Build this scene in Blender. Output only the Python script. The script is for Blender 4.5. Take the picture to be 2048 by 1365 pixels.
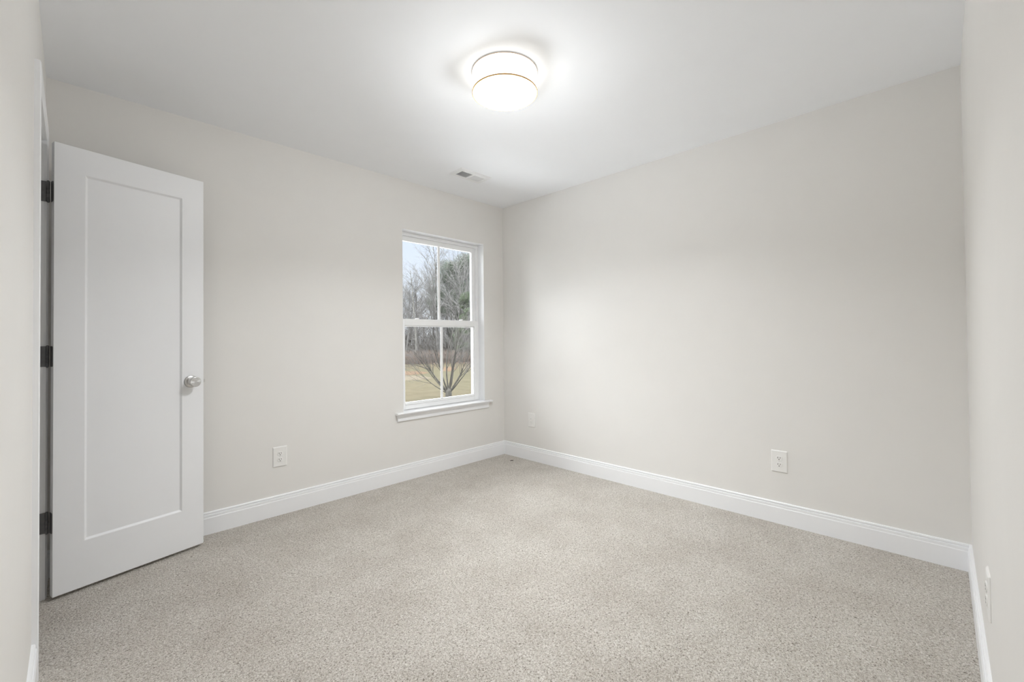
import bpy, bmesh, math, random
import numpy as np
from mathutils import Vector, Matrix

# ------------------------------------------------------------------ clear
for o in list(bpy.data.objects):
    bpy.data.objects.remove(o, do_unlink=True)
scene = bpy.context.scene
COL = scene.collection

# ------------------------------------------------------------------ camera
cam_d = bpy.data.cameras.new('camera')
cam = bpy.data.objects.new('camera', cam_d)
COL.objects.link(cam)
cam_d.sensor_fit = 'HORIZONTAL'
cam_d.sensor_width = 36.0
cam_d.lens = 868.62 / 2048 * 36.0
cam_d.shift_y = -15.79 / 2048
cam_d.clip_start = 0.01
cam_d.clip_end = 600
Rv = Vector((0.70246, -0.71165, -0.01002))
Uv = Vector((-0.00274, -0.01679, 0.99986))
Fv = Vector((0.71172, 0.70233, 0.01375))
cam.matrix_world = Matrix(((Rv.x, Uv.x, -Fv.x, 0.0), (Rv.y, Uv.y, -Fv.y, 0.0), (Rv.z, Uv.z, -Fv.z, 1.1392), (0, 0, 0, 1)))
scene.camera = cam

# ------------------------------------------------------------------ sky, sun, exposure
LAMP_DOWN = 16.8      # watts leaving the ceiling lamp downwards
LAMP_BULB = 15.2      # watts spreading sideways from its bulbs
LAMP_SIDE = 1.9       # glow of its fabric drum
world = bpy.data.worlds.new('sky')
scene.world = world
world.use_nodes = True
nt = world.node_tree
nt.nodes.clear()
w_out = nt.nodes.new('ShaderNodeOutputWorld')
w_bg = nt.nodes.new('ShaderNodeBackground')
w_tc = nt.nodes.new('ShaderNodeTexCoord')
w_sep = nt.nodes.new('ShaderNodeSeparateXYZ')
w_ramp = nt.nodes.new('ShaderNodeValToRGB')
e = w_ramp.color_ramp.elements
e[0].position = 0.0; e[0].color = (0.84, 0.88, 0.95, 1)
e[1].position = 1.0; e[1].color = (12.0, 12.2, 12.6, 1)
a = e.new(0.25); a.color = (0.70, 0.79, 0.96, 1)
a = e.new(0.45); a.color = (7.0, 7.2, 7.6, 1)
nt.links.new(w_tc.outputs['Generated'], w_sep.inputs[0])
nt.links.new(w_sep.outputs['Z'], w_ramp.inputs[0])
nt.links.new(w_ramp.outputs[0], w_bg.inputs['Color'])
nt.links.new(w_bg.outputs[0], w_out.inputs[0])
w_bg.inputs['Strength'].default_value = 1.0

sun_d = bpy.data.lights.new('sun', 'SUN')
sun = bpy.data.objects.new('sun', sun_d)
COL.objects.link(sun)
sun_d.energy = 5.0
sun_d.angle = math.radians(75)
sun_d.color = (0.97, 0.98, 1.0)
sun.rotation_euler = Vector((0.56, -0.52, -0.54)).to_track_quat('-Z', 'Y').to_euler()
sun.location = (-6, 12, 9)

vs = scene.view_settings
vs.view_transform = 'Standard'
vs.look = 'None'
vs.gamma = 1.0
vs.use_curve_mapping = False
vs.exposure = 0.25
scene.cycles.max_bounces = 14
scene.cycles.diffuse_bounces = 8
scene.cycles.transparent_max_bounces = 24
scene.cycles.use_denoising = True
scene.cycles.sample_clamp_indirect = 8.0

# ------------------------------------------------------------------ dimensions (metres)
H = 2.4536            # ceiling height
XR, YW = 3.0355, 3.1163   # right wall, window wall
XL, YN = -0.0929, -0.0901  # wall with the door, near right wall
WX0, WX1, WZ0, WZ1 = 1.8922, 2.7763, 0.5545, 2.0517  # window opening
GROUND = -1.60

# ------------------------------------------------------------------ materials
def new_mat(name):
    m = bpy.data.materials.new(name)
    m.use_nodes = True
    t = m.node_tree
    t.nodes.clear()
    out = t.nodes.new('ShaderNodeOutputMaterial')
    b = t.nodes.new('ShaderNodeBsdfPrincipled')
    t.links.new(b.outputs[0], out.inputs[0])
    return m, t, b, out

def paint(name, col, rough=0.5, spec=0.5, metal=0.0, bump=0.0, scale=400.0, vary=0.0, vscale=6.0):
    m, t, b, out = new_mat(name)
    b.inputs['Base Color'].default_value = (*col, 1)
    b.inputs['Roughness'].default_value = rough
    b.inputs['Specular IOR Level'].default_value = spec
    b.inputs['Metallic'].default_value = metal
    tc = t.nodes.new('ShaderNodeTexCoord')
    if bump:
        n = t.nodes.new('ShaderNodeTexNoise')
        n.inputs['Scale'].default_value = scale
        n.inputs['Detail'].default_value = 2
        bp = t.nodes.new('ShaderNodeBump')
        bp.inputs['Strength'].default_value = bump
        bp.inputs['Distance'].default_value = 0.001
        t.links.new(tc.outputs['Object'], n.inputs['Vector'])
        t.links.new(n.outputs['Fac'], bp.inputs['Height'])
        t.links.new(bp.outputs[0], b.inputs['Normal'])
    if vary:
        n2 = t.nodes.new('ShaderNodeTexNoise')
        n2.inputs['Scale'].default_value = vscale
        n2.inputs['Detail'].default_value = 4
        r = t.nodes.new('ShaderNodeValToRGB')
        r.color_ramp.elements[0].position = 0.3
        r.color_ramp.elements[1].position = 0.7
        r.color_ramp.elements[0].color = (*[c * (1 - vary) for c in col], 1)
        r.color_ramp.elements[1].color = (*[min(1, c * (1 + vary)) for c in col], 1)
        t.links.new(tc.outputs['Object'], n2.inputs['Vector'])
        t.links.new(n2.outputs['Fac'], r.inputs[0])
        t.links.new(r.outputs[0], b.inputs['Base Color'])
    return m

M = {}
M['wall'] = paint('greige_wall_paint', (0.79, 0.775, 0.75), 0.55, 0.3, bump=0.06, scale=260, vary=0.006)
M['ceiling'] = paint('ceiling_white', (0.92, 0.934, 0.958), 0.8, 0.2, bump=0.05, scale=200, vary=0.004)
M['trim'] = paint('white_trim_enamel', (0.885, 0.892, 0.907), 0.32, 0.5, vary=0.004)
M['door'] = paint('white_door_paint', (0.84, 0.845, 0.86), 0.4, 0.4, bump=0.03, scale=500, vary=0.004)
M['vinyl'] = paint('white_vinyl', (0.90, 0.905, 0.91), 0.35, 0.5, vary=0.003)
M['plate'] = paint('white_plastic_plate', (0.84, 0.83, 0.81), 0.3, 0.5, vary=0.003)
M['slot'] = paint('dark_slot', (0.03, 0.028, 0.026), 0.6, vary=0.1)
M['hinge'] = paint('dark_nickel_hinge', (0.16, 0.16, 0.165), 0.42, 0.5, metal=0.7, vary=0.08, vscale=60)
M['nickel'] = paint('satin_nickel', (0.62, 0.61, 0.60), 0.28, 0.5, metal=1.0, vary=0.04, vscale=200)
M['screw'] = paint('painted_screw', (0.74, 0.73, 0.71), 0.35, 0.5, vary=0.02, vscale=300)
M['vent'] = paint('white_vent_enamel', (0.87, 0.875, 0.88), 0.4, 0.4, vary=0.003)
M['duct'] = paint('dark_duct', (0.06, 0.06, 0.062), 0.6, metal=0.3, vary=0.1)
M['gold'] = paint('brushed_gold_rim', (0.66, 0.38, 0.13), 0.5, metal=0.0, vary=0.05, vscale=40)
M['gap'] = paint('dark_lint', (0.07, 0.06, 0.05), 0.9, vary=0.2, vscale=300)
M['bark_grey'] = paint('grey_bark', (0.110, 0.107, 0.101), 0.9, 0.1, vary=0.25, vscale=3)
M['bark_pale'] = paint('pale_bark', (0.143, 0.139, 0.126), 0.9, 0.1, vary=0.2, vscale=3)
M['bark_near'] = paint('near_tree_bark', (0.063, 0.059, 0.052), 0.9, 0.1, vary=0.35, vscale=9)
M['twig'] = paint('grey_twig', (0.150, 0.147, 0.142), 0.9, 0.1, vary=0.15, vscale=2)
M['near_twig'] = paint('pale_grey_twig', (0.100, 0.095, 0.092), 0.9, 0.1, vary=0.2, vscale=4)
M['pine'] = paint('pine_needles', (0.105, 0.125, 0.095), 0.85, 0.1, vary=0.3, vscale=1.5)
M['cedar'] = paint('cedar_leaves', (0.085, 0.115, 0.065), 0.85, 0.1, vary=0.3, vscale=1.5)
M['brush'] = paint('russet_brush', (0.155, 0.122, 0.102), 0.95, 0.05, vary=0.3, vscale=0.6)
M['understem'] = paint('grey_thicket_stems', (0.060, 0.054, 0.047), 0.95, 0.05, vary=0.3, vscale=0.4)

def brushed_face():
    m, t, b, out = new_mat('brushed_knob_face')
    b.inputs['Metallic'].default_value = 1.0
    b.inputs['Roughness'].default_value = 0.36
    b.inputs['Base Color'].default_value = (0.66, 0.66, 0.66, 1)
    b.inputs['Anisotropic'].default_value = 0.8
    tg = t.nodes.new('ShaderNodeTangent')
    tg.direction_type = 'RADIAL'
    tg.axis = 'Z'
    t.links.new(tg.outputs[0], b.inputs['Tangent'])
    return m
M['knob_face'] = brushed_face()

def glass_mat():
    m = bpy.data.materials.new('window_glass')
    m.use_nodes = True
    t = m.node_tree
    t.nodes.clear()
    out = t.nodes.new('ShaderNodeOutputMaterial')
    tr = t.nodes.new('ShaderNodeBsdfTransparent')
    tr.inputs[0].default_value = (0.97, 0.98, 0.975, 1)
    gl = t.nodes.new('ShaderNodeBsdfGlossy')
    gl.inputs['Roughness'].default_value = 0.02
    fr = t.nodes.new('ShaderNodeFresnel')
    fr.inputs['IOR'].default_value = 1.35
    mx = t.nodes.new('ShaderNodeMixShader')
    t.links.new(fr.outputs[0], mx.inputs[0])
    t.links.new(tr.outputs[0], mx.inputs[1])
    t.links.new(gl.outputs[0], mx.inputs[2])
    t.links.new(mx.outputs[0], out.inputs[0])
    return m
M['glass'] = glass_mat()

def glow(name, col, strength):
    m, t, b, out = new_mat(name)
    b.inputs['Base Color'].default_value = (0.9, 0.87, 0.8, 1)
    b.inputs['Roughness'].default_value = 0.7
    b.inputs['Emission Color'].default_value = (*col, 1)
    b.inputs['Emission Strength'].default_value = strength
    return m
M['shade'] = glow('lit_fabric_shade', (1.0, 0.985, 0.95), LAMP_SIDE)
M['diffuser'] = glow('lit_diffuser', (1.0, 0.955, 0.88), 1.06)

def carpet():
    m, t, b, out = new_mat('frieze_carpet')
    b.inputs['Roughness'].default_value = 0.95
    b.inputs['Specular IOR Level'].default_value = 0.1
    b.inputs['Sheen Weight'].default_value = 0.15
    tc = t.nodes.new('ShaderNodeTexCoord')
    # yarn tips
    n1 = t.nodes.new('ShaderNodeTexNoise')
    n1.inputs['Scale'].default_value = 158
    n1.inputs['Detail'].default_value = 3.5
    n1.inputs['Roughness'].default_value = 0.62
    n1.inputs['Distortion'].default_value = 1.2
    v1 = t.nodes.new('ShaderNodeTexVoronoi')
    v1.inputs['Scale'].default_value = 145
    v1.inputs['Randomness'].default_value = 1.0
    # broad brushing of the pile
    n2 = t.nodes.new('ShaderNodeTexNoise')
    n2.inputs['Scale'].default_value = 3.2
    n2.inputs['Detail'].default_value = 5
    n2.inputs['Roughness'].default_value = 0.6
    for n in (n1, v1, n2):
        t.links.new(tc.outputs['Object'], n.inputs['Vector'])
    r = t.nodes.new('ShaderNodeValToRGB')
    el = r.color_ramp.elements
    el[0].position = 0.32; el[0].color = (0.146, 0.122, 0.094, 1)  # dark stop: two-tone yarn plus crevice shade painted into the pile colour
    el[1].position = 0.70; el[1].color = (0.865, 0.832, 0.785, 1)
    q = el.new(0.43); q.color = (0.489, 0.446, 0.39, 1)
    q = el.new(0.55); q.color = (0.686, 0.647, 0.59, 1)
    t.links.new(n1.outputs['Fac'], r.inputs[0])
    r2 = t.nodes.new('ShaderNodeValToRGB')
    r2.color_ramp.elements[0].position = 0.30
    r2.color_ramp.elements[0].color = (0.86, 0.845, 0.83, 1)
    r2.color_ramp.elements[1].position = 0.62
    r2.color_ramp.elements[1].color = (1, 1, 1, 1)
    t.links.new(n2.outputs['Fac'], r2.inputs[0])
    mul = t.nodes.new('ShaderNodeMix')
    mul.data_type = 'RGBA'
    mul.blend_type = 'MULTIPLY'
    mul.inputs['Factor'].default_value = 1.0
    t.links.new(r.outputs[0], mul.inputs[6])
    t.links.new(r2.outputs[0], mul.inputs[7])
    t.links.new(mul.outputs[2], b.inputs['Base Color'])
    add = t.nodes.new('ShaderNodeMath')
    add.operation = 'SUBTRACT'
    t.links.new(n1.outputs['Fac'], add.inputs[0])
    t.links.new(v1.outputs['Distance'], add.inputs[1])
    bp = t.nodes.new('ShaderNodeBump')
    bp.inputs['Strength'].default_value = 0.85
    bp.inputs['Distance'].default_value = 0.006
    t.links.new(add.outputs[0], bp.inputs['Height'])
    t.links.new(bp.outputs[0], b.inputs['Normal'])
    return m
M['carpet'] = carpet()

def field():
    m, t, b, out = new_mat('dormant_grass')
    b.inputs['Roughness'].default_value = 0.95
    b.inputs['Specular IOR Level'].default_value = 0.05
    tc = t.nodes.new('ShaderNodeTexCoord')
    n1 = t.nodes.new('ShaderNodeTexNoise')
    n1.inputs['Scale'].default_value = 1.3
    n1.inputs['Detail'].default_value = 8
    n1.inputs['Roughness'].default_value = 0.7
    n2 = t.nodes.new('ShaderNodeTexNoise')
    n2.inputs['Scale'].default_value = 0.12
    n2.inputs['Detail'].default_value = 4
    for n in (n1, n2):
        t.links.new(tc.outputs['Object'], n.inputs['Vector'])
    r = t.nodes.new('ShaderNodeValToRGB')
    el = r.color_ramp.elements
    el[0].position = 0.3; el[0].color = (0.037, 0.032, 0.0205, 1)
    el[1].position = 0.7; el[1].color = (0.060, 0.0525, 0.036, 1)
    t.links.new(n1.outputs['Fac'], r.inputs[0])
    r2 = t.nodes.new('ShaderNodeValToRGB')
    r2.color_ramp.elements[0].position = 0.35
    r2.color_ramp.elements[0].color = (0.92, 0.95, 0.86, 1)
    r2.color_ramp.elements[1].position = 0.65
    r2.color_ramp.elements[1].color = (1.05, 1.0, 0.95, 1)
    t.links.new(n2.outputs['Fac'], r2.inputs[0])
    mul = t.nodes.new('ShaderNodeMix')
    mul.data_type = 'RGBA'
    mul.blend_type = 'MULTIPLY'
    mul.inputs['Factor'].default_value = 1.0
    t.links.new(r.outputs[0], mul.inputs[6])
    t.links.new(r2.outputs[0], mul.inputs[7])
    t.links.new(mul.outputs[2], b.inputs['Base Color'])
    return m
M['field'] = field()
M['litter'] = paint('brown_leaf_litter', (0.060, 0.043, 0.033), 0.95, 0.05, vary=0.35, vscale=1.0)
M['concrete'] = paint('bounce_slab_concrete', (0.72, 0.725, 0.73), 0.9, 0.1, bump=0.2, scale=120, vary=0.05, vscale=1.2)
M['red_dirt'] = paint('red_clay', (0.066, 0.044, 0.028), 0.95, 0.05, vary=0.2, vscale=1.5)
M['tan_dirt'] = paint('pale_sandy_track', (0.065, 0.055, 0.040), 0.95, 0.05, vary=0.12, vscale=1.2)

# ------------------------------------------------------------------ mesh helpers
class MB:
    def __init__(s):
        s.v = []; s.f = []; s.sm = []
    def add(s, vs, fs, smooth=False):
        n = len(s.v)
        s.v += [tuple(p) for p in vs]
        s.f += [tuple(i + n for i in f) for f in fs]
        s.sm += [smooth] * len(fs)
    def box(s, x0, y0, z0, x1, y1, z1):
        s.add([(x0, y0, z0), (x1, y0, z0), (x1, y1, z0), (x0, y1, z0), (x0, y0, z1), (x1, y0, z1), (x1, y1, z1), (x0, y1, z1)],
              [(0, 3, 2, 1), (4, 5, 6, 7), (0, 1, 5, 4), (1, 2, 6, 5), (2, 3, 7, 6), (3, 0, 4, 7)])
    def lathe(s, prof, origin=(0, 0, 0), axis=(0, 0, 1), n=48, smooth=True):
        ax = Vector(axis).normalized()
        u = ax.orthogonal().normalized()
        w = ax.cross(u)
        O = Vector(origin)
        vs = []
        for r, h in prof:
            for k in range(n):
                a = 2 * math.pi * k / n
                vs.append(O + ax * h + (u * math.cos(a) + w * math.sin(a)) * r)
        fs = []
        for i in range(len(prof) - 1):
            for k in range(n):
                k2 = (k + 1) % n
                fs.append((i * n + k, i * n + k2, (i + 1) * n + k2, (i + 1) * n + k))
        s.add(vs, fs, smooth)
        m = len(prof) - 1
        if prof[0][0] > 1e-6:
            s.add([vs[k] for k in range(n)], [tuple(reversed(range(n)))])
        if prof[m][0] > 1e-6:
            s.add([vs[m * n + k] for k in range(n)], [tuple(range(n))])
    def loop_prism(s, loop, fn0, fn1):
        """closed 2-D loop carried from section fn0 to section fn1"""
        n = len(loop)
        vs = [fn0(*p) for p in loop] + [fn1(*p) for p in loop]
        fs = [(i, (i + 1) % n, n + (i + 1) % n, n + i) for i in range(n)]
        fs += [tuple(reversed(range(n))), tuple(range(n, 2 * n))]
        s.add(vs, fs)
    def build(s, name, mat, parent=None, bevel=0.0, seg=2, merge=False):
        me = bpy.data.meshes.new(name)
        me.from_pydata(s.v, [], s.f)
        me.polygons.foreach_set('use_smooth', s.sm)
        me.materials.append(mat)
        bm = bmesh.new()
        bm.from_mesh(me)
        if merge:
            bmesh.ops.remove_doubles(bm, verts=bm.verts, dist=1e-6)
        bmesh.ops.recalc_face_normals(bm, faces=bm.faces)
        bm.to_mesh(me)
        bm.free()
        o = bpy.data.objects.new(name, me)
        COL.objects.link(o)
        if parent is not None:
            o.parent = parent
        if bevel:
            b = o.modifiers.new('edge', 'BEVEL')
            b.width = bevel
            b.segments = seg
            b.limit_method = 'ANGLE'
            b.angle_limit = math.radians(40)
        return o

def empty(name, loc=(0, 0, 0), rz=0.0, label=None, cat=None, group=None, kind=None):
    o = bpy.data.objects.new(name, None)
    COL.objects.link(o)
    o.location = loc
    o.rotation_euler = (0, 0, rz)
    o.empty_display_size = 0.05
    tag(o, label, cat, group, kind)
    return o

def tag(o, label=None, cat=None, group=None, kind=None):
    if label: o['label'] = label
    if cat: o['category'] = cat
    if group: o['group'] = group
    if kind: o['kind'] = kind
    return o

def structure(o, label, cat):
    return tag(o, label, cat, None, 'structure')

def copy_tree(o, parent=None):
    c = o.copy()
    COL.objects.link(c)
    if parent is not None:
        c.parent = parent
    for ch in list(o.children):
        copy_tree(ch, c)
    return c

# ------------------------------------------------------------------ room shell
TW = 0.165
# door opening in the left wall
JY1 = 2.852          # hinge jamb face
JY0 = JY1 - 0.606    # strike jamb face
JZ = 2.052           # head jamb face
JT = 0.018           # jamb thickness

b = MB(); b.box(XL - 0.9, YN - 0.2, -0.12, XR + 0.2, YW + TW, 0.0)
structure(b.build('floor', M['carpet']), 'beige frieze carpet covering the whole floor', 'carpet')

# ceiling, with a hole where the register sits
VX0, VX1, VY0, VY1 = 2.118, 2.362, 2.613, 2.711
b = MB()
cx0, cx1, cy0, cy1 = XL - 0.9, XR + 0.2, YN - 0.2, YW + TW
b.box(cx0, cy0, H, VX0, cy1, H + 0.15)
b.box(VX1, cy0, H, cx1, cy1, H + 0.15)
b.box(VX0, cy0, H, VX1, VY0, H + 0.15)
b.box(VX0, VY1, H, VX1, cy1, H + 0.15)
structure(b.build('ceiling', M['ceiling']), 'flat white painted ceiling above the room', 'ceiling')

b = MB()
b.box(XL, YW, 0, WX0, YW + TW, H)
b.box(WX1, YW, 0, XR, YW + TW, H)
b.box(WX0, YW, 0, WX1, YW + TW, WZ0 - 0.02)
b.box(WX0, YW, WZ1, WX1, YW + TW, H)
structure(b.build('wall_back', M['wall']), 'greige wall holding the window', 'wall')

b = MB(); b.box(XR, YN - 0.2, 0, XR + 0.2, YW + TW, H)
structure(b.build('wall_right', M['wall']), 'long blank greige wall to the right of the window corner', 'wall')
b = MB(); b.box(XL - 0.9, YN - 0.2, 0, XR, YN, H)
structure(b.build('wall_front', M['wall']), 'greige wall at the right edge of the photo, seen at a glancing angle', 'wall')
b = MB()
b.box(XL - 0.115, YN, 0, XL, JY0 - JT, H)
b.box(XL - 0.115, JY1 + JT, 0, XL, YW + TW, H)
b.box(XL - 0.115, JY0 - JT, JZ + JT, XL, JY1 + JT, H)
structure(b.build('wall_left', M['wall']), 'greige wall at the left edge of the photo with the door opening', 'wall')
b = MB()
b.box(XL - 0.9, YN, 0, XL - 0.80, YW + TW, H)
b.box(XL - 0.80, 1.80, 0, XL - 0.115, 1.88, H)
b.box(XL - 0.80, YW + 0.02, 0, XL - 0.115, YW + TW, H)
structure(b.build('wall_closet', M['wall']), 'greige closet walls behind the open door', 'wall')

# baseboards -------------------------------------------------------
BB = [(0, 0), (0.015, 0), (0.015, 0.0955), (0.0132, 0.0985), (0.0132, 0.1125), (0.0080, 0.1145), (0.0060, 0.1155), (0.0060, 0.1176),
      (0.0100, 0.1188), (0.0098, 0.1262), (0.0070, 0.1295), (0.0, 0.1298)]
def base_x(b, y, sgn, x0, x1, m0, m1):     # runs along x; wall face at y, room on side sgn; m0/m1 = mitre at the ends
    b.loop_prism(BB, lambda t, z: (x0 + m0 * t, y + sgn * t, z), lambda t, z: (x1 - m1 * t, y + sgn * t, z))
def base_y(b, x, sgn, y0, y1, m0, m1):
    b.loop_prism(BB, lambda t, z: (x + sgn * t, y0 + m0 * t, z), lambda t, z: (x + sgn * t, y1 - m1 * t, z))
CW = 0.057
CY0, CY1 = JY0 - 0.005 - CW, JY1 + 0.005 + CW     # outer edges of the casing
b = MB(); base_x(b, YW, -1, XL, XR, 1, 1)
structure(b.build('baseboard_back', M['trim']), 'white moulded baseboard under the window', 'baseboard')
b = MB(); base_y(b, XR, -1, YN, YW, 1, 1)
structure(b.build('baseboard_right', M['trim']), 'white moulded baseboard along the long blank right wall', 'baseboard')
b = MB(); base_x(b, YN, 1, XL, XR, 1, 1)
structure(b.build('baseboard_front', M['trim']), 'white moulded baseboard at the bottom right corner of the photo', 'baseboard')
b = MB(); base_y(b, XL, 1, YN, CY0, 1, 0); base_y(b, XL, 1, CY1, YW, 0, 1)
structure(b.build('baseboard_left', M['trim']), 'white moulded baseboard along the wall with the door', 'baseboard')

# door casing and jambs -----------------------------------------------
b = MB()
CP = [(0, 0), (0, 0.0115), (0.004, 0.0122), (0.012, 0.0125), (0.020, 0.0150), (0.040, 0.0165), (0.052, 0.0165), (0.057, 0.0140), (0.057, 0)]
def cas_leg(yin, d, z1):                   # vertical leg, mitred at the head
    b.loop_prism(CP, lambda w, t: (XL + t, yin + d * w, 0), lambda w, t: (XL + t, yin + d * w, z1 + w))
zin = JZ + 0.005
cas_leg(JY0 - 0.005, -1, zin)
cas_leg(JY1 + 0.005, 1, zin)
b.loop_prism(CP, lambda w, t: (XL + t, JY0 - 0.005 - w, zin + w), lambda w, t: (XL + t, JY1 + 0.005 + w, zin + w))
casing = b.build('trim_1', M['trim'])
structure(casing, 'white casing and jambs around the door opening at far left', 'door casing')
b = MB()
b.box(XL - 0.117, JY0 - JT, 0, XL + 0.002, JY0, JZ + JT)
b.box(XL - 0.117, JY1, 0, XL + 0.002, JY1 + JT, JZ + JT)
b.box(XL - 0.117, JY0, JZ, XL + 0.002, JY1, JZ + JT)
# stops
b.box(XL - 0.075, JY0, 0, XL - 0.040, JY0 + 0.011, JZ)
b.box(XL - 0.075, JY1 - 0.011, 0, XL - 0.040, JY1, JZ)
b.box(XL - 0.075, JY0 + 0.011, JZ - 0.011, XL - 0.040, JY1 - 0.011, JZ)
b.build('jamb', M['trim'], casing)

# ------------------------------------------------------------------ door
DANG = math.radians(14.156)
DW, DH, DT = 0.597, 2.032, 0.035
door = empty('door_1', (-0.0580, 2.8113, 0.015), DANG)
structure(door, 'white single-panel door standing open at left', 'door')
# local: x along the width from the hinge edge, y = thickness away from us, z up
def slab():
    bm = MB()
    x0, x1, z0, z1 = 0.1038, 0.4938, 0.2115, 1.9105
    i = 0.0088; d = 0.008
    for (y, s) in ((0.0, 1), (DT, -1)):
        o = [(0, 0), (DW, 0), (DW, DH), (0, DH)]
        p = [(x0, z0), (x1, z0), (x1, z1), (x0, z1)]
        q = [(x0 + i, z0 + i), (x1 - i, z0 + i), (x1 - i, z1 - i), (x0 + i, z1 - i)]
        vs = [(u, y, w) for u, w in o] + [(u, y, w) for u, w in p] + [(u, y + s * d, w) for u, w in q]
        fs = []
        for k in range(4):
            k2 = (k + 1) % 4
            fs += [(k, k2, 4 + k2, 4 + k), (4 + k, 4 + k2, 8 + k2, 8 + k)]
        fs.append((8, 9, 10, 11))
        bm.add(vs, fs)
    c = [(0, 0, 0), (DW, 0, 0), (DW, DT, 0), (0, DT, 0), (0, 0, DH), (DW, 0, DH), (DW, DT, DH), (0, DT, DH)]
    bm.add(c, [(0, 1, 2, 3), (4, 5, 6, 7), (1, 2, 6, 5), (3, 0, 4, 7)])
    return bm
slab().build('door_slab', M['door'], door, bevel=0.0012, merge=True)

# hinges: the barrel sits just past the back corner of the hinge edge
Rm = Matrix.Rotation(-DANG, 3, 'Z')
def to_local(x, y):
    v = Rm @ Vector((x + 0.0580, y - 2.8113, 0))
    return v.x, v.y
bx, by = to_local(-0.0768, 2.8475)
jx, jy = to_local(-0.0768, JY1)
for zc in (1.8245, 1.082, 0.340):
    z0, z1 = zc - 0.015 - 0.046, zc - 0.015 + 0.046
    m = MB()
    m.lathe([(0.0, z0 - 0.004), (0.003, z0 - 0.004), (0.0058, z0), (0.0058, z0 + 0.018), (0.0052, z0 + 0.0182), (0.0052, z0 + 0.0188),
             (0.0058, z0 + 0.019), (0.0058, z0 + 0.037), (0.0052, z0 + 0.0372), (0.0052, z0 + 0.0378), (0.0058, z0 + 0.038),
             (0.0058, z0 + 0.055), (0.0052, z0 + 0.0552), (0.0052, z0 + 0.0558), (0.0058, z0 + 0.056), (0.0058, z1), (0.003, z1 + 0.004), (0.0, z1 + 0.004)],
            (bx, by, 0), (0, 0, 1), 20)
    hg = m.build('hinge', M['hinge'], door)
    hg['label'] = 'dark metal hinge'
    m = MB()
    def leaf(m, P, Q, N, z0, z1, r=0.012, th=0.002):       # plate from P to Q, rounded outer corners, thickness along N
        L = (Q - P).length
        D = (Q - P).normalized()
        lp = [(0, z0)]
        for k in range(7):
            a = -math.pi / 2 + k * math.pi / 12
            lp.append((L - r + r * math.cos(a), z0 + r + r * math.sin(a)))
        for k in range(7):
            a = k * math.pi / 12
            lp.append((L - r + r * math.cos(a), z1 - r + r * math.sin(a)))
        lp.append((0, z1))
        f = lambda o: (lambda u, z: (P.x + D.x * u + N.x * o, P.y + D.y * u + N.y * o, z))
        m.loop_prism(lp, f(0), f(th))
    leaf(m, Vector((0, DT + 0.002, 0)), Vector((0, 0.005, 0)), Vector((-1, 0, 0)), z0, z1, 0.008, 0.0016)
    m.build('door_leaf', M['hinge'], hg)
    # jamb leaf lies on the jamb face, which faces -y in the room
    P = Rm @ Vector((-0.0768 + 0.0580, JY1 - 2.8113, 0)); Q = Rm @ Vector((-0.1098 + 0.0580, JY1 - 2.8113, 0)); N = Rm @ Vector((0, -1, 0))
    m = MB(); leaf(m, P, Q, N, z0, z1, 0.008, 0.0018)
    m.build('jamb_leaf', M['hinge'], hg)

# knob, on both faces
KX, KZ = 0.5345, 0.9085
def knob(y, sgn, nm):
    m = MB()
    m.lathe([(0.0, 0.0), (0.0325, 0.0), (0.0335, 0.002), (0.0330, 0.004), (0.0300, 0.0062), (0.020, 0.0075), (0.0135, 0.009),
             (0.0125, 0.012), (0.0120, 0.022), (0.0, 0.022)], (KX, y, KZ), (0, sgn, 0), 48)
    k = m.build('door_knob', M['nickel'], door)
    k['label'] = nm
    m = MB()
    m.lathe([(0.0, 0.0), (0.012, 0.0), (0.0150, 0.004), (0.0225, 0.010), (0.0262, 0.016), (0.0270, 0.022), (0.0270, 0.034),
             (0.0262, 0.0358), (0.0245, 0.0365)], (KX, y + sgn * 0.020, KZ), (0, sgn, 0), 48)
    m.build('knob_body', M['nickel'], k)
    f = MB()
    f.lathe([(0.0245, 0.0), (0.012, 0.0004), (0.0, 0.0005)], (0, 0, 0), (0, 0, 1), 48)
    fo = f.build('knob_face', M['knob_face'], k)
    fo.location = (KX, y + sgn * 0.0565, KZ)
    fo.rotation_euler = (math.radians(90) * (1 if sgn < 0 else -1), 0, 0)
knob(0.0, -1, 'round satin nickel knob')
knob(DT, 1, 'round satin nickel knob')
m = MB()
m.box(DW, 0.005, KZ - 0.0285, DW + 0.0015, 0.030, KZ + 0.0285)
m.loop_prism([(0.0, 0.010), (0.011, 0.010), (0.0, 0.024)], lambda u, w: (DW + 0.0012 + u, w, KZ - 0.009), lambda u, w: (DW + 0.0012 + u, w, KZ + 0.009))
m.build('latch', M['nickel'], door, bevel=0.0006)

# ------------------------------------------------------------------ window
win = empty('window_1', (0, 0, 0))
structure(win, 'white double-hung window near the far corner', 'window')
FD = 0.076                 # depth of the vinyl frame behind the wall face
y = YW
# painted return around the opening
m = MB()
rt = 0.0015
m.box(WX0, y - 0.0015, WZ0 - 0.02, WX0 + rt, y + FD + 0.004, WZ1)
m.box(WX1 - rt, y - 0.0015, WZ0 - 0.02, WX1, y + FD + 0.004, WZ1)
m.box(WX0 + rt, y - 0.0015, WZ1 - rt, WX1 - rt, y + FD + 0.004, WZ1)
m.build('window_return', M['trim'], win)
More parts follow.
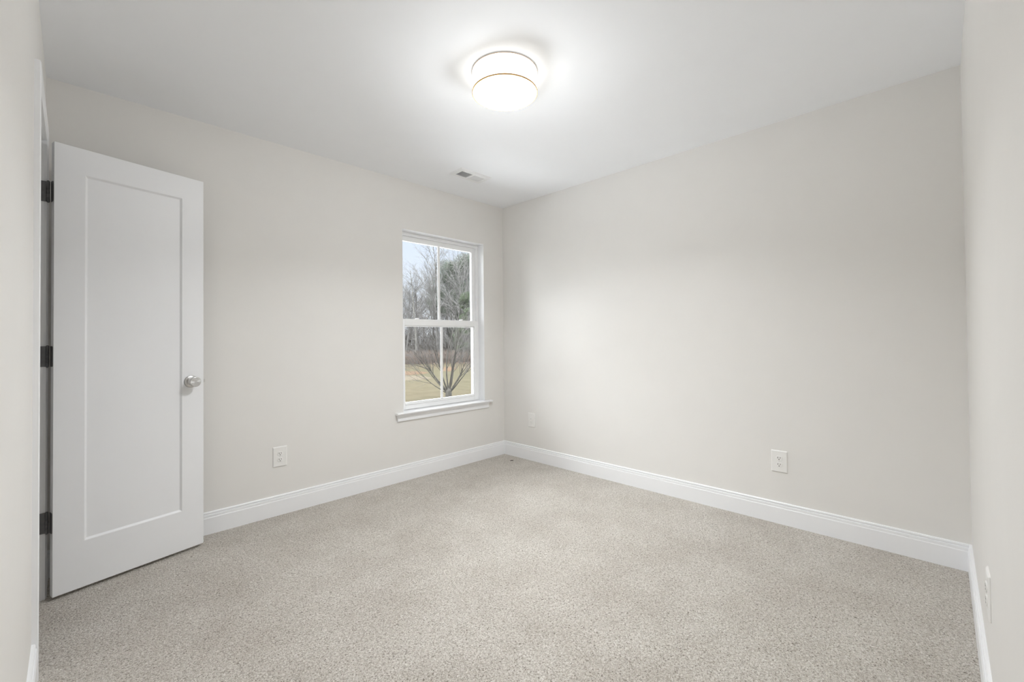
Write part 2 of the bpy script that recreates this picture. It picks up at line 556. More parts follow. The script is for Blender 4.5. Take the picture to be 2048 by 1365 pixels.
# frame: fixed vinyl frame
FX0, FX1, FZ0, FZ1 = WX0 + 0.002, WX1 - 0.002, WZ0 - 0.018, WZ1 - 0.002
def ring(m, x0, x1, z0, z1, wl, wr, wb, wt, y0, y1):
    m.box(x0, y0, z0, x0 + wl, y1, z1)
    m.box(x1 - wr, y0, z0, x1, y1, z1)
    m.box(x0 + wl, y0, z0, x1 - wr, y1, z0 + wb)
    m.box(x0 + wl, y0, z1 - wt, x1 - wr, y1, z1)
m = MB()
ring(m, FX0, FX1, FZ0, FZ1, 0.022, 0.022, 0.040, 0.026, y + FD, y + 0.155)
ring(m, FX0 + 0.022, FX1 - 0.022, FZ0 + 0.040, FZ1 - 0.026, 0.010, 0.010, 0.0, 0.010, y + FD + 0.034, y + FD + 0.040)   # parting stop
ring(m, FX0 + 0.022, FX1 - 0.022, FZ0 + 0.040, FZ1 - 0.026, 0.012, 0.012, 0.004, 0.004, y + 0.138, y + 0.155)       # outer lip
m.build('window_frame', M['vinyl'], win, bevel=0.0012)
# upper sash, on the outer track
UY0, UY1 = y + 0.104, y + 0.134
m = MB()
UX0, UX1, UZ0, UZ1 = FX0 + 0.022, FX1 - 0.022, 1.268, FZ1 - 0.026
ring(m, UX0, UX1, UZ0, UZ1, 0.036, 0.036, 0.046, 0.040, UY0, UY1)
us = m.build('upper_sash', M['vinyl'], win, bevel=0.002)
m = MB(); m.box(UX0 + 0.034, y + 0.120, UZ0 + 0.044, UX1 - 0.034, y + 0.124, UZ1 - 0.038)
m.build('pane', M['glass'], us)
XC = (WX0 + WX1) / 2
m = MB(); m.box(XC - 0.0115, y + 0.108, UZ0 + 0.045, XC + 0.0115, y + 0.119, UZ1 - 0.039)
m.build('muntin', M['vinyl'], us, bevel=0.002)
# lower sash, on the inner track
LY0, LY1 = y + 0.070, y + 0.102
m = MB()
LX0, LX1, LZ0, LZ1 = FX0 + 0.020, FX1 - 0.020, WZ0 + 0.004, 1.3180
ring(m, LX0, LX1, LZ0, LZ1, 0.040, 0.040, 0.052, 0.056, LY0, LY1)
# glazing bead and sash lift lip
ring(m, LX0 + 0.040, LX1 - 0.040, LZ0 + 0.052, LZ1 - 0.056, 0.006, 0.006, 0.006, 0.008, LY0 + 0.008, LY1 - 0.004)
m.box(LX0 + 0.04, LY0 - 0.006, LZ0 + 0.040, LX1 - 0.04, LY0, LZ0 + 0.046)
ls = m.build('lower_sash', M['vinyl'], win, bevel=0.002)
m = MB(); m.box(LX0 + 0.042, y + 0.084, LZ0 + 0.056, LX1 - 0.042, y + 0.088, LZ1 - 0.062)
m.build('pane', M['glass'], ls)
m = MB(); m.box(XC - 0.0115, y + 0.074, LZ0 + 0.056, XC + 0.0115, y + 0.083, LZ1 - 0.060)
m.build('muntin', M['vinyl'], ls, bevel=0.002)
for xx in (2.085, 2.565):
    m = MB()
    m.lathe([(0.0, 0), (0.017, 0), (0.017, 0.006), (0.013, 0.009), (0, 0.009)], (xx, y + 0.088, LZ1), (0, 0, 1), 24)
    m.box(xx - 0.006, y + 0.066, LZ1 + 0.002, xx + 0.006, y + 0.088, LZ1 + 0.010)
    m.build('sash_lock', M['vinyl'], ls, bevel=0.001)
# tilt latch marks under the head
m = MB(); m.box(XC - 0.02 + 0.05, y + 0.098, UZ1 - 0.030, XC + 0.02 + 0.05, y + 0.104, UZ1 - 0.022)
m.build('sash_pull', M['vinyl'], us, bevel=0.001)
# stool and apron
m = MB()
SP = [(0.072, 0), (-0.036, 0), (-0.0405, -0.002), (-0.043, -0.007), (-0.0405, -0.013), (-0.036, -0.016), (0.072, -0.016)]
m.loop_prism([p for p in SP if True], lambda d, z: (WX0 + 0.0005, y + d, WZ0 + z), lambda d, z: (WX1 - 0.0005, y + d, WZ0 + z))
SH = [(0.0, 0), (-0.036, 0), (-0.0405, -0.002), (-0.043, -0.007), (-0.0405, -0.013), (-0.036, -0.016), (0.0, -0.016)]
m.loop_prism(SH, lambda d, z: (1.8175, y + d, WZ0 + z), lambda d, z: (WX0 + 0.0005, y + d, WZ0 + z))
m.loop_prism(SH, lambda d, z: (WX1 - 0.0005, y + d, WZ0 + z), lambda d, z: (2.8475, y + d, WZ0 + z))
m.build('window_sill', M['trim'], win)
m = MB()
AP = [(0, -0.016), (-0.020, -0.016), (-0.020, -0.021), (-0.0165, -0.029), (-0.0115, -0.036), (-0.0105, -0.046), (-0.0125, -0.050), (-0.0125, -0.068), (-0.009, -0.072), (0, -0.072)]
m.loop_prism(AP, lambda d, z: (1.835, y + d, WZ0 + z), lambda d, z: (2.823, y + d, WZ0 + z))
m.build('apron', M['trim'], win)

# ------------------------------------------------------------------ ceiling light
LXc, LYc, LR, LHh = 1.4945, 1.5075, 0.1595, 0.1065
lamp = empty('ceiling_light', (LXc, LYc, H), label='round drum ceiling light glowing in the middle of the ceiling', cat='ceiling light')
m = MB(); m.lathe([(0, 0), (0.1605, 0), (0.1615, -0.001), (0.1605, -0.0040), (0, -0.0042)], n=64)
m.build('canopy', M['vent'], lamp)
m = MB()
m.lathe([(LR, -0.0060), (LR, -LHh + 0.005), (LR - 0.003, -LHh + 0.005), (LR - 0.003, -0.0060), (LR, -0.0060)], n=96)
m.v = [v for v in m.v]
m.build('lamp_shade', M['shade'], lamp, merge=True)
m = MB(); m.lathe([(LR + 0.0012, -0.0042), (LR + 0.0012, -0.0060), (LR - 0.004, -0.0060), (LR - 0.004, -0.0042), (LR + 0.0012, -0.0042)], n=96)
m.build('upper_rim', M['gold'], lamp, merge=True)
m = MB(); m.lathe([(LR + 0.0012, -LHh + 0.0052), (LR + 0.0014, -LHh), (LR - 0.0005, -LHh - 0.0008), (LR - 0.0035, -LHh - 0.0005), (LR - 0.0035, -LHh + 0.003), (LR + 0.0012, -LHh + 0.0052)], n=96)
m.build('lower_rim', M['gold'], lamp, merge=True)
m = MB(); m.lathe([(0, -LHh + 0.001), (LR - 0.0036, -LHh + 0.001), (LR - 0.0036, -LHh + 0.0028), (0, -LHh + 0.0028)], n=96)
m.build('diffuser', M['diffuser'], lamp, merge=True)

# the lamp's own light
ld = bpy.data.lights.new('lamp_down', 'AREA')
ld.shape = 'DISK'
ld.size = 0.30
ld.spread = math.radians(138)
ld.energy = LAMP_DOWN
ld.color = (0.952, 0.979, 1.0)
lo = bpy.data.objects.new('lamp_down', ld)
COL.objects.link(lo)
lo.location = (LXc, LYc, H - LHh - 0.004)
ld = bpy.data.lights.new('lamp_bulb', 'POINT')
ld.shadow_soft_size = 0.064
ld.energy = LAMP_BULB / 3
ld.color = (0.952, 0.979, 1.0)
for k in range(3):
    a = math.radians(-45 + 120 * k)
    lo = bpy.data.objects.new('lamp_bulb', ld)
    COL.objects.link(lo)
    lo.location = (LXc + 0.078 * math.cos(a), LYc + 0.078 * math.sin(a), H - LHh - 0.030)

# ------------------------------------------------------------------ ceiling register
vent = empty('ceiling_vent', (0, 0, 0), label='white two-way air register on the ceiling near the window corner', cat='vent')
OX0, OX1, OY0, OY1 = 2.084, 2.396, 2.576, 2.744
m = MB()
def vring(z0, z1, xa, xb, ya, yb, w0, w1):
    # sloped picture-frame flange
    o = [(xa, ya), (xb, ya), (xb, yb), (xa, yb)]
    i = [(xa + w0, ya + w0), (xb - w0, ya + w0), (xb - w0, yb - w0), (xa + w0, yb - w0)]
    return o, i
o_ = [(OX0, OY0), (OX1, OY0), (OX1, OY1), (OX0, OY1)]
s_ = [(OX0 + 0.007, OY0 + 0.007), (OX1 - 0.007, OY0 + 0.007), (OX1 - 0.007, OY1 - 0.007), (OX0 + 0.007, OY1 - 0.007)]
i_ = [(2.125, 2.621), (2.355, 2.621), (2.355, 2.706), (2.125, 2.706)]
vs_ = [(*p, H) for p in o_] + [(*p, H - 0.0085) for p in s_] + [(*p, H - 0.0075) for p in i_] + [(*p, H - 0.001) for p in i_]
fs_ = []
for k in range(4):
    k2 = (k + 1) % 4
    for r_ in range(3):
        fs_.append((r_ * 4 + k, r_ * 4 + k2, r_ * 4 + 4 + k2, r_ * 4 + 4 + k))
m.add(vs_, fs_)
m.box(2.2315, 2.621, H - 0.0075, 2.2505, 2.706, H + 0.006)      # divider between the two banks
m.build('vent_frame', M['vent'], vent)
def bank(x0, x1, lean, nm):
    m = MB()
    n = 14
    p = (x1 - x0) / n
    for k in range(n):
        xa = x0 + p * (k + 0.5) - lean * 0.5
        m.loop_prism([(xa, -0.0068), (xa + 0.0011, -0.0068), (xa + lean + 0.0011, 0.008), (xa + lean, 0.008)],
                     lambda u, z: (u, 2.6215, H + z), lambda u, z: (u, 2.7055, H + z))
    for yy in (2.649, 2.677):
        m.box(x0, yy - 0.0004, H + 0.004, x1, yy + 0.0004, H + 0.0055)
    m.build(nm, M['vent'], vent)
bank(2.1255, 2.2310, 0.013, 'louvre_bank')
bank(2.2510, 2.3545, -0.013, 'louvre_bank')
m = MB()
m.box(VX0, VY0, H + 0.010, VX0 + 0.002, VY1, H + 0.14)
m.box(VX1 - 0.002, VY0, H + 0.010, VX1, VY1, H + 0.14)
m.box(VX0 + 0.002, VY0, H + 0.010, VX1 - 0.002, VY0 + 0.002, H + 0.14)
m.box(VX0 + 0.002, VY1 - 0.002, H + 0.010, VX1 - 0.002, VY1, H + 0.14)
m.box(VX0, VY0, H + 0.14, VX1, VY1, H + 0.148)
m.build('duct_boot', M['duct'], vent)
m = MB(); m.box(2.3735, 2.660, H - 0.016, 2.3755, 2.668, H - 0.006); m.box(2.371, 2.661, H - 0.018, 2.378, 2.667, H - 0.015)
m.build('lever', M['vent'], vent, bevel=0.0006)

# ------------------------------------------------------------------ wall plates
def rrect(w, h, r, n=5):
    p = []
    for cx, cz, a0 in ((w / 2 - r, h / 2 - r, 0), (-w / 2 + r, h / 2 - r, 90), (-w / 2 + r, -h / 2 + r, 180), (w / 2 - r, -h / 2 + r, 270)):
        for k in range(n):
            a = math.radians(a0 + 90 * k / (n - 1))
            p.append((cx + r * math.cos(a), cz + r * math.sin(a)))
    return p
def stack(m, loops):
    """loops of equal length at given depth (depth out of the wall is -y)"""
    n = len(loops[0][0])
    vs = []
    for lp, d in loops:
        vs += [(x, -d, z) for x, z in lp]
    fs = []
    for k in range(len(loops) - 1):
        for i in range(n):
            j = (i + 1) % n
            fs.append((k * n + i, k * n + j, (k + 1) * n + j, (k + 1) * n + i))
    fs.append(tuple(range(n)))
    fs.append(tuple((len(loops) - 1) * n + i for i in range(n)))
    m.add(vs, fs)
PW, PH = 0.087, 0.132
def plate(root):
    m = MB()
    stack(m, [(rrect(PW, PH, 0.003), 0.0), (rrect(PW, PH, 0.003), 0.0022), (rrect(PW - 0.007, PH - 0.007, 0.003), 0.0055), (rrect(PW - 0.012, PH - 0.012, 0.003), 0.0062)])
    m.build('plate', M['plate'], root)
def make_outlet():
    root = empty('wall_outlet')
    plate(root)
    for zc in (0.0195, -0.0195):
        m = MB()
        lp = []
        R_ = 0.0172
        for k in range(32):
            a = 2 * math.pi * k / 32
            lp.append((R_ * math.cos(a), zc + max(-0.0143, min(0.0143, R_ * math.sin(a)))))
        sm = [(x * 0.93, zc + (z - zc) * 0.93) for x, z in lp]
        stack(m, [(lp, 0.0060), (lp, 0.0078), (sm, 0.0086)])
        rc = m.build('receptacle', M['plate'], root)
        for xx, hh in ((-0.0064, 0.0088), (0.0064, 0.0072)):
            m = MB(); m.box(xx - 0.0013, -0.0089, zc + 0.0035 - hh / 2, xx + 0.0013, -0.0080, zc + 0.0035 + hh / 2)
            m.build('slot', M['slot'], rc)
        m = MB(); m.lathe([(0, 0.0080), (0.0028, 0.0080), (0.0028, 0.0090), (0, 0.0090)], (0, 0, zc - 0.0073), (0, -1, 0), 16)
        m.build('ground_hole', M['slot'], rc)
    m = MB(); m.lathe([(0.0, 0.0060), (0.0034, 0.0060), (0.0030, 0.0071), (0, 0.0073)], (0, 0, 0), (0, -1, 0), 16)
    m.build('screw', M['screw'], root)
    return root
def make_jack_plate():
    root = empty('wall_plate')
    plate(root)
    m = MB()
    stack(m, [(rrect(0.036, 0.070, 0.002), 0.0058), (rrect(0.036, 0.070, 0.002), 0.0072), (rrect(0.0345, 0.0685, 0.002), 0.0076)])
    m.build('insert', M['plate'], root)
    for zc in (0.0150, -0.0150):
        m = MB()
        stack(m, [([(px_, pz_ + zc) for px_, pz_ in rrect(w_, h_, 0.001)], d_) for w_, h_, d_ in ((0.0190, 0.0180, 0.0072), (0.0190, 0.0180, 0.0105), (0.0176, 0.0166, 0.0112))])
        j = m.build('jack', M['plate'], root)
        m = MB()
        m.box(-0.0058, -0.0114, zc - 0.0045, 0.0058, -0.0108, zc + 0.0035)
        m.build('socket', M['screw'], j)
    for zc in (0.0485, -0.0485):
        m = MB(); m.lathe([(0.0, 0.0060), (0.0034, 0.0060), (0.0030, 0.0071), (0, 0.0073)], (0, 0, zc), (0, -1, 0), 16)
        m.build('screw', M['screw'], root)
    return root
G = 'duplex outlets low on the walls'
o1 = make_outlet()
o1.location = (0.9655, YW, 0.3800)
tag(o1, 'white duplex outlet on the window wall, between the door and the window', 'outlet', G)
o2 = copy_tree(o1)
o2.location = (XR, 0.7135, 0.3765); o2.rotation_euler = (0, 0, math.radians(-90))
tag(o2, 'white duplex outlet alone low on the long blank right wall', 'outlet', G)
o3 = copy_tree(o1)
o3.location = (1.892, YN, 0.3770); o3.rotation_euler = (0, 0, math.radians(180))
tag(o3, 'white duplex outlet seen edge-on at the far right, above the near baseboard', 'outlet', G)
jp = make_jack_plate()
jp.location = (XR, 2.7468, 0.3770); jp.rotation_euler = (0, 0, math.radians(-90))
tag(jp, 'white cable jack plate low on the wall close to the far corner', 'wall plate')

# a scrap of dark lint on the carpet by the corner
m = MB()
for (dx, dy, r) in ((0, 0, 0.006), (0.010, -0.004, 0.005), (-0.009, 0.006, 0.004), (0.018, -0.005, 0.003)):
    m.lathe([(0, 0), (r, 0.0), (r * 1.1, r * 0.4), (r * 0.6, r * 0.9), (0, r)], (2.8946 + dx, 2.8798 + dy, 0.0), (0, 0, 1), 10)
tag(m.build('lint_scrap', M['gap']), 'tiny dark scrap of lint on the carpet by the far corner', 'lint')

# ------------------------------------------------------------------ outdoors
def polar(az, d, z=GROUND):
    a = math.radians(az)
    return (d * math.sin(a), d * math.cos(a), z)

b = MB()
N_ = 40
xs = np.linspace(-60, 150, N_)
ys = np.linspace(YW + TW + 0.05, 190, N_)
gv = [(x_, y_, GROUND) for y_ in ys for x_ in xs]
gf = [(j * N_ + i, j * N_ + i + 1, (j + 1) * N_ + i + 1, (j + 1) * N_ + i) for j in range(N_ - 1) for i in range(N_ - 1)]
b.add(gv, gf)
structure(b.build('ground', M['field']), 'dormant tan grass field outside the window', 'field')

def patch(name, az, d, daz, dd, mat, label, cat, z):
    """irregular patch of bare earth with a small rounded rise"""
    rng = random.Random(int(d * 10))
    n = 48
    ph = [rng.uniform(0, 6.28) for _ in range(4)]
    out = []
    for i in range(n):
        t = 2 * math.pi * i / n
        out.append((math.cos(t), math.sin(t), 1 + sum(0.13 / (k + 1) * math.sin((k + 2) * t + ph[k]) for k in range(4))))
    vs = []
    for f_, h_ in ((1.0, 0.002), (0.85, z), (0.5, z * 1.2)):
        vs += [polar(az + daz * c_ * q_ * f_, d + dd * s_ * q_ * f_, GROUND + h_) for c_, s_, q_ in out]
    vs.append(polar(az, d, GROUND + z * 1.25))
    fs = [(r_ * n + i, r_ * n + (i + 1) % n, (r_ + 1) * n + (i + 1) % n, (r_ + 1) * n + i) for r_ in range(2) for i in range(n)]
    fs += [(2 * n + i, 2 * n + (i + 1) % n, 3 * n) for i in range(n)]
    m = MB(); m.add(vs, fs, True)
    return structure(m.build(name, mat), label, cat)
patch('path_1', 30.6, 32.4, 4.6, 1.7, M['tan_dirt'], 'pale sandy track crossing the field at left of the window view', 'track', 0.05)
patch('path_2', 30.4, 36.6, 3.9, 2.0, M['red_dirt'], 'bare orange clay patch beyond the sandy track', 'dirt', 0.07)
patch('path_3', 37.0, 41.0, 0.9, 3.0, M['red_dirt'], 'small orange clay patch behind the near bare tree', 'dirt', 0.06)
patch('path_4', 40.9, 42.2, 2.2, 2.2, M['tan_dirt'], 'pale sandy patch at right of the window view', 'dirt', 0.05)
b = MB()
for i in range(6):  # added slab, out of view, throws daylight up onto the ceiling
    for j in range(3):
        b.box(-6 + i * 3.5, YW + TW + 0.25 + j * 2.4, GROUND - 0.1, -6 + i * 3.5 + 3.485, YW + TW + 0.25 + j * 2.4 + 2.385, GROUND + 0.03)
structure(b.build('bounce_slab', M['concrete']), 'pale concrete slab added right below the window to bounce daylight up', 'concrete bounce slab')

# trees ------------------------------------------------------------
def rot_about(v, ax, ang):
    return Matrix.Rotation(ang, 3, ax) @ v

def grow(rng, segs, p, d, L, r, lvl, cfg):
    """one branch as a chain of segments; spawns children"""
    n, wig, up, kids, kang, klen, krad, kstart = cfg[lvl]
    q = Vector(p)
    d = Vector(d).normalized()
    step = L / n
    pts = []
    for k in range(n):
        r0 = r * (1 - 0.8 * k / n)
        r1 = r * (1 - 0.8 * (k + 1) / n)
        d = (d + Vector((rng.gauss(0, wig), rng.gauss(0, wig), rng.gauss(0, wig) + up))).normalized()
        q2 = q + d * step
        segs.append((q.copy(), q2.copy(), r0, r1, lvl))
        pts.append((q.copy(), q2.copy(), d.copy(), r0, (k + 0.5) / n))
        q = q2
    if lvl + 1 < len(cfg):
        for k in range(kids):
            f = kstart + (1 - kstart) * (k + rng.random()) / kids
            i = min(n - 1, int(f * n))
            a, c, dd, rr, _ = pts[i]
            s = a.lerp(c, f * n - i)
            side = dd.orthogonal().normalized()
            side = rot_about(side, dd, rng.uniform(0, 2 * math.pi))
            nd = (dd * math.cos(kang) + side * math.sin(kang)).normalized()
            grow(rng, segs, s, nd, L * klen * rng.uniform(0.7, 1.2) * (1.15 - 0.5 * f), max(rr * krad, 0.0035), lvl + 1, cfg)

def tubes(segs, sides=4):
    n = len(segs)
    A = np.array([s[0] for s in segs]); B = np.array([s[1] for s in segs])
    r0 = np.array([s[2] for s in segs]); r1 = np.array([s[3] for s in segs])
    D = B - A
    D /= np.linalg.norm(D, axis=1, keepdims=True) + 1e-9
    ref = np.where(np.abs(D[:, 2:3]) < 0.9, np.array([[0, 0, 1.0]]), np.array([[1.0, 0, 0]]))
    U = np.cross(D, ref); U /= np.linalg.norm(U, axis=1, keepdims=True)
    V = np.cross(D, U)
    ang = np.arange(sides) * 2 * math.pi / sides
    c, s = np.cos(ang), np.sin(ang)
    ringv = U[:, None, :] * c[None, :, None] + V[:, None, :] * s[None, :, None]
    v0 = A[:, None, :] + ringv * r0[:, None, None]
    v1 = B[:, None, :] + ringv * r1[:, None, None]
    verts = np.concatenate([v0, v1], axis=1).reshape(-1, 3)
    k = np.arange(sides); k2 = (k + 1) % sides
    base = (np.arange(n) * 2 * sides)[:, None]
    faces = np.stack([base + k, base + k2, base + sides + k2, base + sides + k], axis=2).reshape(-1, 4)
    return verts, faces

def mesh_np(name, verts, faces, mat, smooth=True):
    me = bpy.data.meshes.new(name)
    nv, nf = len(verts), len(faces)
    w = faces.shape[1]
    me.vertices.add(nv)
    me.vertices.foreach_set('co', np.ascontiguousarray(verts, dtype=np.float32).ravel())
    me.loops.add(nf * w)
    me.loops.foreach_set('vertex_index', np.ascontiguousarray(faces, dtype=np.int32).ravel())
    me.polygons.add(nf)
    me.polygons.foreach_set('loop_start', np.arange(nf, dtype=np.int32) * w)
    me.polygons.foreach_set('use_smooth', np.full(nf, smooth))
    me.update()
    me.validate()
    me.materials.append(mat)
    return me

def obj_me(name, me, parent=None):
    o = bpy.data.objects.new(name, me)
    COL.objects.link(o)
    if parent is not None:
        o.parent = parent
    return o

def bare_tree_meshes(seed, height, r, cfg, lean=(0, 0), bark='bark_grey', start=(0, 0, 1)):
    rng = random.Random(seed)
    segs = []
    grow(rng, segs, (0, 0, 0), (lean[0], lean[1], 1), height, r, 0, cfg)
    tr = [s for s in segs if s[4] == 0]
    br = [s for s in segs if s[4] > 0]
    v, f = tubes(tr, 8)
    t_me = mesh_np('trunk', v, f, M[bark])
    big = [s for s in br if s[4] == 1]
    small = [s for s in br if s[4] > 1]
    v1, f1 = tubes(big, 5)
    me1 = None
    if small:
        v2, f2 = tubes(small, 4)
        # one mesh: limbs and twigs together
        f1q = f1; vv = np.concatenate([v1, v2]); ff = np.concatenate([f1q, f2 + len(v1)])
    else:
        vv, ff = v1, f1
    b_me = mesh_np('branches', vv, ff, M['twig'] if bark != 'bark_near' else M['bark_near'])
    return t_me, b_me

#        n  wig   up   kids kang  klen  krad kstart
CFG_A = [(12, .05, .02, 26, .80, .34, .55, .30), (6, .14, .05, 9, .65, .42, .6, .2), (4, .20, .05, 6, .6, .5, .6, .15), (3, .22, .03, 0, 0, 0, 0, 0)]
CFG_B = [(12, .04, .02, 22, .62, .42, .55, .38), (6, .12, .07, 9, .55, .42, .6, .2), (4, .18, .05, 6, .6, .5, .6, .15), (3, .22, .03, 0, 0, 0, 0, 0)]
CFG_C = [(12, .03, .02, 16, .75, .26, .5, .5), (6, .16, .05, 8, .6, .45, .6, .2), (4, .2, .04, 5, .6, .5, .6, .15), (3, .22, .03, 0, 0, 0, 0, 0)]

def tree(name, az, d, meshes, rz, sc, label, group=None, cat='tree'):
    root = empty(name, polar(az, d), rz, label, cat, group)
    root.scale = (sc, sc, sc)
    obj_me('trunk', meshes[0], root)
    obj_me('branches', meshes[1], root)
    return root

protos = [bare_tree_meshes(11, 14.0, .20, CFG_A), bare_tree_meshes(12, 15.0, .19, CFG_B), bare_tree_meshes(13, 13.0, .17, CFG_C),
          bare_tree_meshes(14, 14.5, .18, CFG_B, (0.05, 0.03)), bare_tree_meshes(15, 12.5, .15, CFG_A)]
rng = random.Random(5)
GW = 'bare trees of the woods beyond the field'
LW = 'bare grey tree standing among many in the woods beyond the field'
k = 0
for row, (d0, n, a0, a1) in enumerate(((57, 21, 14, 47), (65, 24, 13.5, 47), (74, 25, 14, 47), (88, 26, 14, 47))):
    for i in range(n):
        az = a0 + (a1 - a0) * (i + rng.uniform(0.1, 0.9)) / n
        sc = rng.uniform(0.62, 0.88) * (1 + 0.03 * row)
        if 36.2 < az < 42 and row < 3:
            sc *= 1.10
        tree('bare_tree', az, d0 + rng.uniform(-3, 3), protos[k % 5], rng.uniform(0, 6.28), sc, LW, GW)
        k += 1
# trees one can tell apart
tm = bare_tree_meshes(31, 16.5, .21, CFG_B, (-0.10, 0.02))
tree('bare_tree', 35.9, 58, tm, 0.4, 0.93, 'tallest bare tree with forked limbs reaching into the sky at the centre muntin')
tm = bare_tree_meshes(32, 12.0, .15, CFG_C, bark='bark_pale')
tree('bare_tree', 32.9, 54, tm, 1.2, 0.95, 'slim pale-trunked bare tree at the wood edge, left of the near tree')
tm = bare_tree_meshes(33, 13.0, .22, CFG_C, bark='bark_pale')
tree('bare_tree', 38.2, 54.5, tm, 2.2, 0.95, 'thick pale-trunked bare tree in front of the evergreens')

def foliage(seed, blobs, per, size, mat, name='foliage'):
    """sprays of needles: many small crossed leaf triangles spread through ellipsoid clumps"""
    r = np.random.default_rng(seed)
    cs = []
    for (cx, cy, cz, rx, ry, rz) in blobs:
        u = r.normal(size=(per, 3)); u /= np.linalg.norm(u, axis=1, keepdims=True)
        rad = r.random((per, 1)) ** (1 / 2.2)
        cs.append(u * rad * np.array([rx, ry, rz]) + np.array([cx, cy, cz]))
    C = np.concatenate(cs)
    n = len(C)
    d1 = r.normal(size=(n, 3)); d1 /= np.linalg.norm(d1, axis=1, keepdims=True)
    d2 = np.cross(d1, r.normal(size=(n, 3))); d2 /= np.linalg.norm(d2, axis=1, keepdims=True)
    s = size * r.uniform(0.6, 1.4, (n, 1))
    v = np.stack([C - d1 * s, C + d2 * s * 0.22, C + d1 * s, C - d2 * s * 0.22], axis=1).reshape(-1, 3)
    f = np.arange(n * 4).reshape(-1, 4)
    return mesh_np(name, v, f, M[mat], False)

def pine(seed, az, d, height, c0, rad, label, mat='pine', n=26, per=1100, size=0.085, taper=0.5, group=None):
    r = random.Random(seed)
    root = empty('pine_tree', polar(az, d), r.uniform(0, 6), label, 'tree', group)
    segs = []
    cfg = [(10, .02, .01, 34, 1.25, .16, .4, c0 / height), (4, .1, .04, 0, 0, 0, 0, 0)]
    grow(r, segs, (0, 0, 0), (0, 0, 1), height, .2, 0, cfg)
    v, f = tubes([s for s in segs if s[4] == 0], 8)
    obj_me('trunk', mesh_np('trunk', v, f, M['bark_grey']), root)
    blobs = []
    for k in range(n):
        f_ = (k + .5) / n
        z = c0 + (height - c0) * f_
        R = rad * (1 - taper * abs(2 * f_ - 0.75)) * r.uniform(.45, .95)
        a_ = r.uniform(0, 6.28)
        blobs.append((R * math.cos(a_), R * math.sin(a_), z, rad * .42, rad * .42, rad * .26))
    obj_me('foliage', foliage(seed, blobs, per, size, mat), root)
    return root
pine(41, 39.4, 61, 14.2, 6.5, 3.6, 'tall broad grey-green pine behind bare branches in the right upper pane', n=40, per=1700)
pine(42, 37.5, 61, 13.4, 6.0, 3.0, 'narrower grey-green pine just right of the centre muntin', n=32, per=1500)
pine(43, 39.6, 53, 8.4, 0.8, 1.5, 'yellow-green evergreen with low branches at the right edge of the glass', mat='cedar', n=26, size=.075)
pine(44, 39.0, 60, 7.0, 0.5, 2.3, 'dark low evergreen behind the thick pale trunk', mat='pine', n=22, size=.085)
pine(45, 42.6, 63, 14.0, 4.5, 3.0, 'tall grey-green pine rightmost of the pines beyond the field', n=28, per=700)

# thicket and brush at the wood's edge: uncountable stems, one object each
def thicket(seed, count, a0, a1, d0, d1, h0, h1, r, mat, name, label, cat):
    g = np.random.default_rng(seed)
    az = np.radians(g.uniform(a0, a1, count)); dd = g.uniform(d0, d1, count)
    P = np.stack([dd * np.sin(az), dd * np.cos(az), np.full(count, GROUND)], 1)
    segs = []
    hh = g.uniform(h0, h1, count)
    lx = g.normal(0, .28, (count, 2))
    for i in range(count):
        p = Vector(P[i]); h_ = hh[i]
        m1 = p + Vector((lx[i, 0] * h_ * .4, lx[i, 1] * h_ * .4, h_ * .5))
        m2 = p + Vector((lx[i, 0] * h_, lx[i, 1] * h_, h_))
        segs.append((p, m1, r, r * .7, 0)); segs.append((m1, m2, r * .7, r * .3, 0))
        a_ = g.uniform(0, 6.28)
        segs.append((m1, m1 + Vector((math.cos(a_) * h_ * .3, math.sin(a_) * h_ * .3, h_ * .35)), r * .5, r * .2, 0))
    v, f = tubes(segs, 3)
    o = obj_me(name, mesh_np(name, v, f, M[mat]))
    return tag(o, label, cat, None, 'stuff')
thicket(61, 14500, 12, 48, 50.5, 57, .5, 1.6, .022, 'brush', 'undergrowth', 'russet undergrowth along the near edge of the woods', 'brush')
thicket(62, 4800, 12, 48, 57, 92, 2.0, 6.0, .022, 'understem', 'saplings', 'grey thicket of saplings filling the woods behind the russet brush', 'thicket')

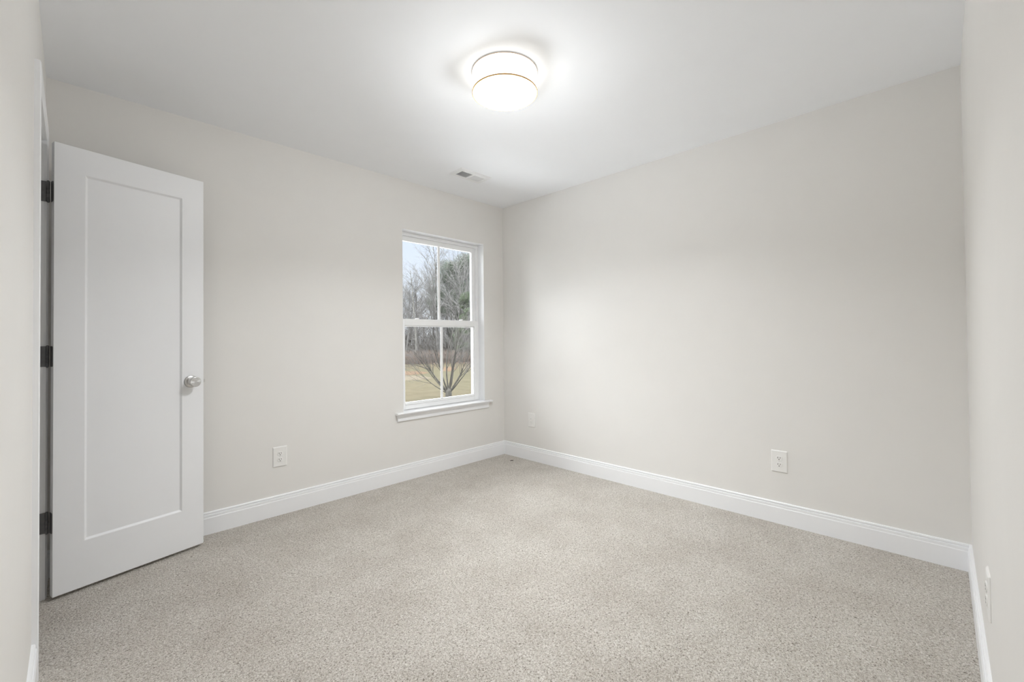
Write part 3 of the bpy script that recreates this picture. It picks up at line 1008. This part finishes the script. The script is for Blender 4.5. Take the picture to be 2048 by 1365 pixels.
# leaf litter under the woods
b = MB()
ring_ = [(math.radians(8 + 44 * i / 40), 50.3 + 0.7 * math.sin(i * 1.7) + 0.5 * math.sin(i * 0.63)) for i in range(41)]
vs_ = [(d_ * math.sin(a_), d_ * math.cos(a_), GROUND + 0.02) for a_, d_ in ring_] + [(d_ * math.sin(a_) * 1.02, d_ * math.cos(a_) * 1.02, GROUND + 0.12) for a_, d_ in ring_] + [(125 * math.sin(a_), 125 * math.cos(a_), GROUND + 0.6) for a_, d_ in ring_]
b.add(vs_, [(r_ * 41 + i, r_ * 41 + i + 1, (r_ + 1) * 41 + i + 1, (r_ + 1) * 41 + i) for r_ in range(2) for i in range(40)])
structure(b.build('ground_woods', M['litter']), 'brown leaf litter on the floor of the woods', 'leaf litter')

# the near bare tree: short trunk, fan of upswept limbs
def near_tree():
    rng = random.Random(8)
    root = empty('bare_tree', polar(37.0, 19.6), 0, 'small vase-shaped bare tree alone in the field just outside', 'tree')
    segs = []
    trunk = [(Vector((0, 0, -0.02)), Vector((0, 0, .15)), .19, .15, 0), (Vector((0, 0, .15)), Vector((.01, 0, .45)), .15, .13, 0), (Vector((.01, 0, .45)), Vector((.0, .01, .60)), .13, .06, 0)]
    v, f = tubes(trunk, 12)
    obj_me('trunk', mesh_np('trunk', v, f, M['bark_near']), root)
    cfg = [(10, .07, .03, 10, .50, .50, .5, .22), (7, .11, .05, 8, .55, .50, .55, .15), (5, .15, .04, 4, .55, .55, .6, .15), (3, .16, .03, 0, 0, 0, 0, 0)]
    # screen-right of the camera at this bearing is roughly (.8,-.6)
    R_ = Vector((math.cos(math.radians(37)), -math.sin(math.radians(37)), 0)); F_ = Vector((math.sin(math.radians(37)), math.cos(math.radians(37)), 0))
    limbs = [(-1.0, .0, 3.0, .034), (-.66, .25, 3.3, .040), (-.42, -.25, 3.4, .046), (-.14, .2, 3.6, .048), (.14, -.2, 3.6, .050), (.36, .2, 3.4, .042),
             (.66, -.1, 3.2, .038), (1.0, .1, 3.0, .040), (-.28, -.55, 3.1, .036), (.22, .6, 3.2, .036), (-1.35, .15, 2.7, .030), (-.85, -.3, 2.9, .030), (.8, -.45, 2.8, .030)]
    for a_, c_, L_, r_ in limbs:
        d = R_ * a_ + F_ * c_ + Vector((0, 0, 1))
        grow(rng, segs, (R_ * a_ * .10 + Vector((0, 0, .50 - abs(a_) * .08))), d, L_, r_ * .78, 0, cfg)
    v, f = tubes([q for q in segs if q[4] < 2], 6)
    br = obj_me('branches', mesh_np('branches', v, f, M['bark_near']), root)
    v, f = tubes([q for q in segs if q[4] >= 2], 4)
    tw = obj_me('twigs', mesh_np('twigs', v, f, M['near_twig']), root)
    tw['label'] = 'paler fine grey twigs'
    tw['kind'] = 'stuff'
near_tree()
